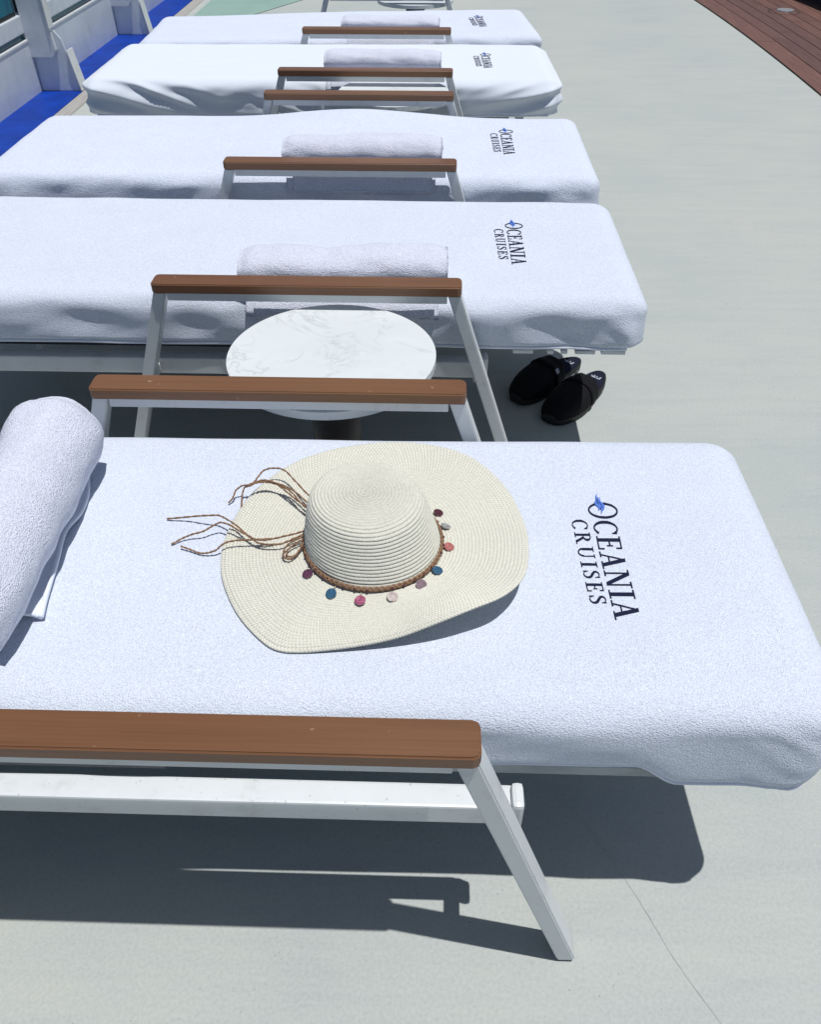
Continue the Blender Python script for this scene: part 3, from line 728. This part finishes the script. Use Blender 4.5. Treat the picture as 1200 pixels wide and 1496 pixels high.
def folded(i, x0, x1, y, ra, rb, lab, seed, drop=0.055, edge=None, rot=0.0):
    zs = specs[i]['zt'] + 0.0035; dz_ = zs - 0.5235
    t, O = roll_towel('rolled_towel', 'x', (x0, y - rot), (x1, y + rot), zs + rb - 0.002, ra, rb, 2.6, lab, TG, seed=seed, N=60, floor=zs)
    # two loose layers hang from under the roll over the near edge of the mattress
    ye = edge
    for q, (dx, dd) in enumerate(((0.0, drop), (0.020, drop * 0.72))):
        prof = [(y + 0.03, 0.5235 + q * 0.006), (ye + 0.05, 0.5235 + q * 0.006), (ye + 0.02, 0.520 + q * 0.006), (ye - 0.002 - q * 0.004, 0.502 + q * 0.004), (ye - 0.014 - q * 0.006, 0.480), (ye - 0.016 - q * 0.006, 0.52 - dd)]
        prof = catmull([(0, a, b + dz_) for a, b in prof], 5)
        rows = []
        for j in range(41):
            x = x0 + 0.015 + dx + (x1 - x0 - 0.035 - dx * 1.5) * j / 40
            rows.append([(x, p.y + 0.004 * nz(x * 9, seed + q, k * 0.1), p.z + (k / len(prof)) ** 2 * 0.012 * nz(x * 4, seed * 2 + q)) for k, p in enumerate(prof)])
        sheet('towel_layer', rows, 0.005, M['towel'], t, O)
    return t
folded(1, -0.462, 0.036, 1.885, 0.078, 0.048, 'white rolled towel on the lounger just behind the marble table', 4.0, 0.040, 1.810, 0.012)
folded(2, -0.478, 0.024, 2.715, 0.075, 0.050, 'white rolled towel on the middle lounger with the humped cover', 6.5, 0.045, 2.615)
folded(3, -0.470, 0.020, 3.865, 0.072, 0.046, 'white rolled towel on the lounger with the smooth wrinkled cover', 9.1, 0.040, 3.740)
folded(4, -0.475, 0.010, 4.665, 0.072, 0.036, 'white rolled towel on the farthest lounger in view', 11.7, 0.040, 4.555)

# ------------------------------------------------------------------ straw hat
HC = Vector((-0.085, 0.943)); TC = Vector((-0.098, 0.960))
ht = thing('sun_hat', 'wide brimmed cream straw sun hat with a twine band of coloured discs', 'hat', (HC.x, HC.y, 0.522)); O = (HC.x, HC.y, 0.522)
BR = [(-0.3244, 0.904, 0.526), (-0.332, 0.9747, 0.526), (-0.3125, 1.0796, 0.526), (-0.2451, 1.1783, 0.527), (-0.1498, 1.231, 0.527), (-0.0353, 1.2444, 0.528), (0.0661, 1.2059, 0.532), (0.1296, 1.1173, 0.536), (0.1564, 1.021, 0.542), (0.1592, 0.9426, 0.554), (0.1461, 0.8618, 0.57), (0.1117, 0.808, 0.582), (0.0643, 0.7823, 0.58), (0.0166, 0.7661, 0.568), (-0.0408, 0.7558, 0.546), (-0.1085, 0.7482, 0.532), (-0.1861, 0.7419, 0.5255), (-0.2215, 0.7491, 0.525), (-0.2691, 0.7959, 0.5255), (-0.3011, 0.8461, 0.526)]
ep = catmull(BR + BR[:3], 12)[:-1]
edge = sorted([(math.atan2(p.y - HC.y, p.x - HC.x), p) for p in ep], key=lambda q: q[0])
def edge_at(a):
    import bisect
    A = [e[0] for e in edge]; i = bisect.bisect(A, a); p1 = edge[i % len(edge)]; p0 = edge[i - 1]
    da = (p1[0] - p0[0]) % (2 * PI); dd = (a - p0[0]) % (2 * PI)
    return p0[1].lerp(p1[1], dd / da if da > 1e-9 else 0)
NA = 420; RB_, ZB = 0.1050, 0.550
EDG = []
for k in range(NA):
    a = -PI + 2 * PI * k / NA
    e_ = [edge_at(((a + d + PI) % (2 * PI)) - PI) for d in (-0.06, -0.03, 0, 0.03, 0.06)]
    EDG.append(sum(e_, Vector()) / 5)
def ringrelief(t): # t in 0..1 inside one braid; steep step at the end so each braid overlaps the next
    return (math.sin(PI * min(1, t * 1.05) ** 0.75)) ** 0.6 if 0 < t < 0.952 else 0.0
def hat_surface(name, prof, NR, SUB, relief, mat):
    """prof(s, k) -> (point, outward normal) for s 0..1"""
    V = []; F = []; rows = NR * SUB
    UVv = []
    for i in range(rows + 1):
        s = i / rows; t = (i % SUB) / SUB
        for k in range(NA):
            p, n_, rad = prof(s, k)
            jit = 1 + 0.25 * nz(k * 0.07 + i // SUB, (i // SUB) * 1.7)
            V.append(tuple(p + n_ * relief * ringrelief(t) * jit))
            UVv.append((k / NA * 2 * PI * 0.16 / 0.0052 * 6.283 / 6.283, i / SUB))
    for i in range(rows):
        for k in range(NA):
            a = i * NA + k; b = i * NA + (k + 1) % NA
            F.append((a, b, b + NA, a + NA))
    def uvf(pi, c, vi):
        u, v = UVv[vi]
        k = vi % NA
        if k == 0 and (pi % NA) == NA - 1: u = 2 * PI * 0.16 / 0.0052
        return (u, v)
    return V, F, uvf
def brim_prof(s, k):
    a = -PI + 2 * PI * k / NA
    b = Vector((HC.x + RB_ * math.cos(a), HC.y + RB_ * 1.0 * math.sin(a), ZB)); e = EDG[k]
    # tube-like turn at the crown, then nearly straight, a soft droop at the rim
    p = b.lerp(e, s)
    hgt = ZB + (e.z - ZB) * (s ** 1.15)
    hgt += 0.0035 * nz(math.cos(a) * 2.2 + 5, math.sin(a) * 2.2, s * 1.5) * s * (1 - s) * 4
    hgt -= 0.0022 * sstep(0.93, 1.0, s)
    p.z = max(hgt, 0.5242)
    return p, Vector((0, 0, 1)), p
V, F, uvf = hat_surface('brim', brim_prof, 25, 7, 0.0014, M['straw'])
nb = len(V)
# underside and rim
und = []
for i in range(0, 26):
    s = i / 25
    for k in range(NA):
        p, n_, _ = brim_prof(s, k); und.append((p.x, p.y, p.z - 0.0022))
V += und
for i in range(25):
    for k in range(NA):
        a = nb + i * NA + k; b = nb + i * NA + (k + 1) % NA
        F.append((a, a + NA, b + NA, b))
top_last = 25 * 7 * NA
for k in range(NA):
    a = top_last + k; b = top_last + (k + 1) % NA; c = nb + 25 * NA + k; d = nb + 25 * NA + (k + 1) % NA
    F.append((a, b, d, c))
def uvb(pi, c, vi, f0=uvf, nb=nb): return f0(pi, c, vi) if vi < nb else ((vi % NA) / NA * 193.0, (vi - nb) // NA * 1.0)
obj('brim', V, F, M['straw'], ht, O, True, uv=uvb)
# crown: side + shoulder + nearly flat top, as one profile
prof_pts = catmull([(0.1050, 0.549, 0), (0.1040, 0.560, 0), (0.1000, 0.580, 0), (0.0950, 0.600, 0), (0.0900, 0.618, 0), (0.0845, 0.630, 0), (0.0745, 0.6380, 0), (0.058, 0.6402, 0), (0.034, 0.6408, 0), (0.012, 0.6410, 0), (0.0015, 0.6410, 0)], 12)
L_ = [0.0]
for i in range(1, len(prof_pts)): L_.append(L_[-1] + (prof_pts[i] - prof_pts[i - 1]).length)
def prof_at(s):
    d = s * L_[-1]
    for i in range(1, len(L_)):
        if d <= L_[i] + 1e-12:
            t = (d - L_[i - 1]) / max(1e-9, L_[i] - L_[i - 1]); p = prof_pts[i - 1].lerp(prof_pts[i], t); q = (prof_pts[i] - prof_pts[i - 1]).normalized(); return p, q
    return prof_pts[-1], (prof_pts[-1] - prof_pts[-2]).normalized()
def crown_prof(s, k, cache={}):
    a = -PI + 2 * PI * k / NA
    if s not in cache: cache[s] = prof_at(s)
    p, q = cache[s]
    h = (p.y - 0.549) / 0.1
    cx = HC.x + (TC.x - HC.x) * h; cy = HC.y + (TC.y - HC.y) * h
    el = 1 + 0.018 * math.cos(2 * a + 0.6) * (1 - s)
    r = p.x * el * (1 + 0.012 * nz(math.cos(a) * 1.5, math.sin(a) * 1.5, s * 3))
    dz = -0.006 * math.cos(a + 0.6) * max(0, h) ** 2 * (1 - s) + 0.003 * nz(math.cos(a) * p.x * 18, math.sin(a) * p.x * 18, 4.4) * h
    n2 = Vector((-(-q.y), 0, 0))
    nr, nzv = q.y, -q.x
    return Vector((cx + r * math.cos(a), cy + r * math.sin(a), p.y + dz)), Vector((nr * math.cos(a), nr * math.sin(a), nzv)), None
V, F, uvf = hat_surface('crown', crown_prof, 31, 7, 0.0016, M['straw'])
F.append([31 * 7 * NA + k for k in range(NA)])
obj('crown', V, F, M['straw'], ht, O, True, uv=uvf)
# braided twine band: three strands round the crown base
def band_pt(a, dr=0.0, dz=0.0):
    r = 0.1080 + dr
    return (HC.x + r * math.cos(a), HC.y + r * math.sin(a), ZB + 0.0065 + dz)
bd = thing('hat_band', '', '', (0, 0, 0)); bpy.data.objects.remove(bd)
g = []
for s in range(3):
    P = []
    for k in range(720):
        a = 2 * PI * k / 720; ph = a * 26 + s * 2 * PI / 3
        P.append(band_pt(a, 0.0012 * math.cos(2 * ph), 0.0032 * math.sin(ph)))
    P.append(P[0]); g.append(tube_geo(P, 0.0019, 6, False))
obj('twine_band', *merge(*g), M['twine'], ht, O, True)
bm_v, bm_f = [], []
def ico(c, r):
    bm = bmesh.new(); bmesh.ops.create_icosphere(bm, subdivisions=2, radius=r)
    for v in bm.verts: v.co += Vector(c)
    return take(bm)
for k in range(26):
    a = math.radians(-168 + k * 9.6)
    if k % 2 == 0 or random.random() < 0.5: obj('bead', *ico(band_pt(a, 0.0022, 0.0005), 0.0023), M['bead'], ht, O, True)
CH = [((-0.1821, 0.8693), 'c_purple', 'purple'), ((-0.1417, 0.829), 'c_blue', 'blue'), ((-0.0973, 0.8166), 'c_pink', 'magenta'), ((-0.0495, 0.8229), 'c_pale', 'pale pink'), ((-0.0068, 0.8471), 'c_purple', 'purple pink'),
      ((0.0175, 0.8772), 'c_blue', 'blue'), ((0.0355, 0.9323), 'c_red', 'coral red'), ((0.0305, 0.9823), 'c_grey', 'silver grey'), ((0.0184, 1.0166), 'c_maroon', 'maroon')]
for i, ((x, y), mt_, nm) in enumerate(CH):
    a = math.atan2(y - HC.y, x - HC.x); r = math.hypot(x - HC.x, y - HC.y)
    s = (r - RB_) / 0.14; k = int((a + PI) / (2 * PI) * NA) % NA
    r -= 0.0018; x = HC.x + r * math.cos(a); y = HC.y + r * math.sin(a)
    bp, _, _ = brim_prof(max(0, min(1, s)), k)
    R = 0.0082; z = bp.z + 0.0035
    bm = bmesh.new(); bmesh.ops.create_cone(bm, cap_ends=True, radius1=R, radius2=R, depth=0.0012, segments=28)
    tilt = Matrix.Rotation(math.radians(16 + 6 * math.sin(i * 2.1)), 4, Vector((-math.sin(a), math.cos(a), 0))) @ Matrix.Rotation(math.radians(7 * math.sin(i * 3.3)), 4, Vector((math.cos(a), math.sin(a), 0)))
    for v in bm.verts: v.co = tilt @ v.co + Vector((x, y, z + 0.001))
    c = obj('disc', *take(bm), M[mt_], ht, O); c['label'] = nm + ' shell disc'
    q = band_pt(a, 0.0015, -0.001)
    e1 = Vector((x, y, z + 0.003)) - Vector((math.cos(a), math.sin(a), 0)) * R * 0.8
    obj('ring', *tube_geo([Vector(q), (Vector(q) + e1) / 2 + Vector((0, 0, 0.0018)), e1], 0.0006, 5), M['ring'], c, O, True)
# knot and loose ends
ST = {
'A1': [(-0.1883, 1.0195, 0.575), (-0.2029, 1.0397, 0.57), (-0.2283, 1.0815, 0.562), (-0.2501, 1.1107, 0.56), (-0.2689, 1.1187, 0.558), (-0.2859, 1.1148, 0.556), (-0.2941, 1.1024, 0.553), (-0.2997, 1.0895, 0.55)],
'A2': [(-0.1891, 1.0039, 0.57), (-0.2126, 1.0368, 0.565), (-0.233, 1.0602, 0.561), (-0.2544, 1.0735, 0.56), (-0.2783, 1.0849, 0.558), (-0.2933, 1.0843, 0.555), (-0.3082, 1.0815, 0.55), (-0.3216, 1.0842, 0.545), (-0.3322, 1.0806, 0.537), (-0.336, 1.0697, 0.530), (-0.3428, 1.0636, 0.5245)],
'A3': [(-0.1908, 0.9968, 0.567), (-0.2109, 1.0228, 0.563), (-0.2293, 1.051, 0.561), (-0.2518, 1.071, 0.558), (-0.2732, 1.0817, 0.556), (-0.2931, 1.0825, 0.554), (-0.3053, 1.0793, 0.55), (-0.3167, 1.0822, 0.542), (-0.3201, 1.0716, 0.532), (-0.3178, 1.0505, 0.5255)],
'A4': [(-0.1900, 1.0000, 0.569), (-0.2160, 1.0290, 0.561), (-0.2390, 1.0560, 0.558), (-0.2600, 1.0770, 0.557), (-0.2790, 1.0870, 0.556), (-0.2960, 1.0850, 0.553), (-0.3120, 1.0840, 0.547)],
'B1': [(-0.1859, 0.9557, 0.565), (-0.2122, 0.9466, 0.562), (-0.2343, 0.9404, 0.560), (-0.2547, 0.9385, 0.556), (-0.2745, 0.9444, 0.552), (-0.2915, 0.9606, 0.548), (-0.3098, 0.9821, 0.545), (-0.3291, 0.9973, 0.545), (-0.3451, 1.0067, 0.545), (-0.3706, 1.0113, 0.54), (-0.4049, 1.0181, 0.53), (-0.438, 1.0189, 0.5245)],
'B2': [(-0.1866, 0.9512, 0.563), (-0.2091, 0.9395, 0.560), (-0.2284, 0.9296, 0.557), (-0.2493, 0.9316, 0.553), (-0.2689, 0.9386, 0.550), (-0.2854, 0.9535, 0.549), (-0.3071, 0.9703, 0.548), (-0.3236, 0.983, 0.547), (-0.3392, 0.9893, 0.545), (-0.3531, 0.9847, 0.54), (-0.3662, 0.9773, 0.536), (-0.3847, 0.9736, 0.532), (-0.3984, 0.969, 0.528), (-0.4155, 0.9576, 0.5245)],
'B3': [(-0.2464, 0.9415, 0.556), (-0.2815, 0.9443, 0.55), (-0.3099, 0.9466, 0.545), (-0.3261, 0.9438, 0.54), (-0.3376, 0.938, 0.532), (-0.3518, 0.9363, 0.527), (-0.3664, 0.9386, 0.525), (-0.3814, 0.9447, 0.526), (-0.3973, 0.9498, 0.528)],
'LP': [(-0.1871, 0.9473, 0.565), (-0.1995, 0.9365, 0.564), (-0.2165, 0.9262, 0.560), (-0.223, 0.9141, 0.556), (-0.2203, 0.902, 0.554), (-0.2111, 0.8991, 0.554), (-0.2012, 0.9084, 0.557), (-0.1939, 0.9247, 0.562), (-0.1874, 0.9402, 0.566)],
'LQ': [(-0.1871, 0.9500, 0.563), (-0.1975, 0.9335, 0.561), (-0.2125, 0.9232, 0.557), (-0.218, 0.9141, 0.554), (-0.2155, 0.906, 0.553), (-0.2085, 0.9051, 0.553), (-0.2010, 0.9124, 0.555), (-0.1959, 0.9257, 0.558), (-0.1894, 0.9432, 0.562)],
'KN': [(-0.1905, 0.957, 0.562), (-0.1945, 0.975, 0.560), (-0.1940, 0.990, 0.562), (-0.1905, 1.006, 0.566)],
}
for k_, P in ST.items():
    C_ = catmull(P, 8)
    C_ = [p + Vector((0.0007 * nz(i * .35, 1.1), 0.0007 * nz(i * .35, 2.2), 0.0006 * nz(i * .35, 3.3))) for i, p in enumerate(C_)]
    rr_ = 0.0011
    two = []
    for s in (0, PI):   # two plies twisted together
        Q = []
        for i, p in enumerate(C_):
            t = (C_[min(i + 1, len(C_) - 1)] - C_[max(i - 1, 0)]).normalized(); a = t.cross(Vector((0, 0, 1))).normalized(); b = Vector((0, 0, 1))
            Q.append(p + (a * math.cos(i * 0.8 + s) + b * math.sin(i * 0.8 + s)) * 0.0007)
        two.append(tube_geo(Q, 0.0011, 6))
    obj('tie_string', *merge(*two), M['twine'], ht, O, True)

# ------------------------------------------------------------------ slippers
def slipper(x, y, ang, lab, flip):
    t = thing('slipper', lab, 'slipper', (x, y, 0), 'pair of black slippers on the deck')
    O = (0, 0, 0)
    ca, sa = math.cos(ang), math.sin(ang)
    L0 = 0.325
    def W(u, v, z):   # u 0 toe .. 1 heel, v across
        px = (u - 0.5) * L0
        return (px * ca - v * sa, px * sa + v * ca, z)
    def half(u):   # half width of the sole
        return 0.058 * math.sin(PI * min(1, max(0, u)) ** 0.80) ** 0.42 * (1 - 0.16 * math.exp(-((u - 0.60) / 0.20) ** 2)) * (1.06 - 0.16 * u)
    def cen(u): return flip * 0.010 * math.sin(PI * u * 0.9) - flip * 0.005
    n = 44
    us = [0.5 - 0.5 * math.cos(PI * i / n) for i in range(n + 1)]
    def outline(sc, z): # closed loop
        Lp = [W(0.5 + (u - 0.5) * sc, cen(u) + half(u) * sc, z) for u in us[1:-1]]
        Rp = [W(0.5 + (u - 0.5) * sc, cen(u) - half(u) * sc, z) for u in us[1:-1]][::-1]
        return [W(0.5 - 0.5 * sc, cen(0), z)] + Lp + [W(0.5 + 0.5 * sc, cen(1), z)] + Rp
    def stack(levels):
        V = []; F = []; m_ = 2 * n
        for sc, z in levels: V += outline(sc, z)
        m_ = len(outline(1, 0))
        for i in range(len(levels) - 1):
            for k in range(m_): F.append((i * m_ + k, i * m_ + (k + 1) % m_, (i + 1) * m_ + (k + 1) % m_, (i + 1) * m_ + k))
        F.append(list(range(m_))[::-1]); F.append([(len(levels) - 1) * m_ + k for k in range(m_)])
        return V, F
    obj('sole', *stack([(0.95, 0.0), (0.99, 0.004), (1.0, 0.016), (1.0, 0.028), (0.985, 0.034)]), M['sole'], t, O, True)
    obj('insole', *stack([(0.93, 0.0345), (0.93, 0.0365), (0.915, 0.0380)]), M['insole'], t, O, True)
    # upper: arches from the toe to the instep, open at the heel; two shells give it thickness
    U0, U1, NU, NT = 0.012, 0.56, 26, 22
    V = []; F = []
    for sh, off_ in ((0, 0.0), (1, 0.005)):
        for i in range(NU + 1):
            q = i / NU; u = U0 + (U1 - U0) * q
            h = (0.016 + 0.046 * math.sin(PI / 2 * min(1, q * 1.12)) ** 0.75) - off_ * 0.8
            hw = half(u) * 1.02 + 0.002 - off_
            for j in range(NT + 1):
                th = PI * j / NT
                c_, s_ = math.cos(th), math.sin(th)
                vv = cen(u) + hw * (abs(c_) ** 0.75) * (1 if c_ > 0 else -1)
                back = -0.10 * (1 - s_) * q ** 3        # collar sweeps forward at the sides
                zz = 0.024 + h * s_ ** 0.78 + 0.002 * nz(u * 14, j * 0.5, flip * 3)
                V.append(W(u - back * 0.5 + 0.10 * s_ * q ** 4 * 0.4, vv, zz))
    m_ = (NU + 1) * (NT + 1)
    for i in range(NU):
        for j in range(NT):
            a = i * (NT + 1) + j
            F.append((a, a + 1, a + NT + 2, a + NT + 1)); F.append((m_ + a, m_ + a + NT + 1, m_ + a + NT + 2, m_ + a + 1))
    for j in range(NT):
        a = NU * (NT + 1) + j; F.append((a, a + 1, m_ + a + 1, m_ + a))
        F.append((j, m_ + j, m_ + j + 1, j + 1))
    up = obj('upper', V, F, M['slip'], t, O, True)
    # strap over the instep with its small metal slide
    V = []; F = []
    def arch(u, grow, w0, zb_=0.026):
        P = []
        for j in range(NT + 1):
            th = PI * j / NT; c_, s_ = math.cos(th), math.sin(th)
            P.append((cen(u) + (half(u) * 1.02 + 0.002 + grow) * (abs(c_) ** 0.75) * (1 if c_ > 0 else -1), 0.024 + (0.062 + grow) * s_ ** 0.78))
        return P
    def bandgeo(u0, u1, g0, g1, j0=0, j1=NT):
        V = []; F = []
        for u in (u0, u1):
            for g_ in (g0, g1):
                V += [W(u, v, z) for v, z in arch(u, g_, 0)[j0:j1 + 1]]
        c_ = j1 - j0 + 1
        for j in range(c_ - 1):
            F += [(j, j + 1, 2 * c_ + j + 1, 2 * c_ + j), (c_ + j, 3 * c_ + j, 3 * c_ + j + 1, c_ + j + 1), (j, c_ + j, c_ + j + 1, j + 1), (2 * c_ + j, 2 * c_ + j + 1, 3 * c_ + j + 1, 3 * c_ + j)]
        for j in (0, c_ - 1): F.append((j, 2 * c_ + j, 3 * c_ + j, c_ + j))
        return V, F
    obj('strap', *bandgeo(0.43, 0.51, 0.001, 0.004), M['slip'], t, O, True)
    js = (16, 18) if flip > 0 else (4, 6)
    obj('strap_slide', *bandgeo(0.445, 0.495, 0.0045, 0.006, *js), M['silver'], t, O)
    # worn silver print on the heel of the insole
    V = []; F = []
    for (a0, a1, b0, b1) in ((0.815, 0.835, -0.018, -0.004), (0.818, 0.840, -0.002, 0.012), (0.835, 0.862, -0.018, -0.013), (0.842, 0.858, -0.006, -0.001), (0.840, 0.866, 0.004, 0.008), (0.835, 0.850, 0.012, 0.017)):
        b = len(V); V += [W(a0, cen(.85) + b0, 0.0386), W(a1, cen(.85) + b0, 0.0386), W(a1, cen(.85) + b1, 0.0386), W(a0, cen(.85) + b1, 0.0386)]; F.append((b, b + 1, b + 2, b + 3))
    obj('insole_print', V, F, M['silver'], t, O)
    # pale flecks of the midsole at the heel
    V = []; F = []
    for u0, u1 in ((0.74, 0.80), (0.84, 0.88)):
        for q in range(4):
            ua = u0 + (u1 - u0) * q / 4; ub = u0 + (u1 - u0) * (q + 1) / 4; b = len(V)
            V += [W(ua, cen(ua) - half(ua) - 0.0012, 0.012), W(ub, cen(ub) - half(ub) - 0.0012, 0.012), W(ub, cen(ub) - half(ub) - 0.0012, 0.017), W(ua, cen(ua) - half(ua) - 0.0012, 0.017)]
            F.append((b, b + 1, b + 2, b + 3))
    obj('midsole_mark', V, F, M['silver'], t, O)
    return t
slipper(0.376, 2.290, math.radians(45), 'black slipper farther under the lounger, toe in its shade', 1)
slipper(0.460, 2.190, math.radians(53), 'black slipper nearer the camera with heel out in the sun', -1)

S.render.engine = 'CYCLES'
print('objects', len(bpy.data.objects), 'tris', sum(len(o.data.polygons) * 2 for o in bpy.data.objects if o.type == 'MESH'))
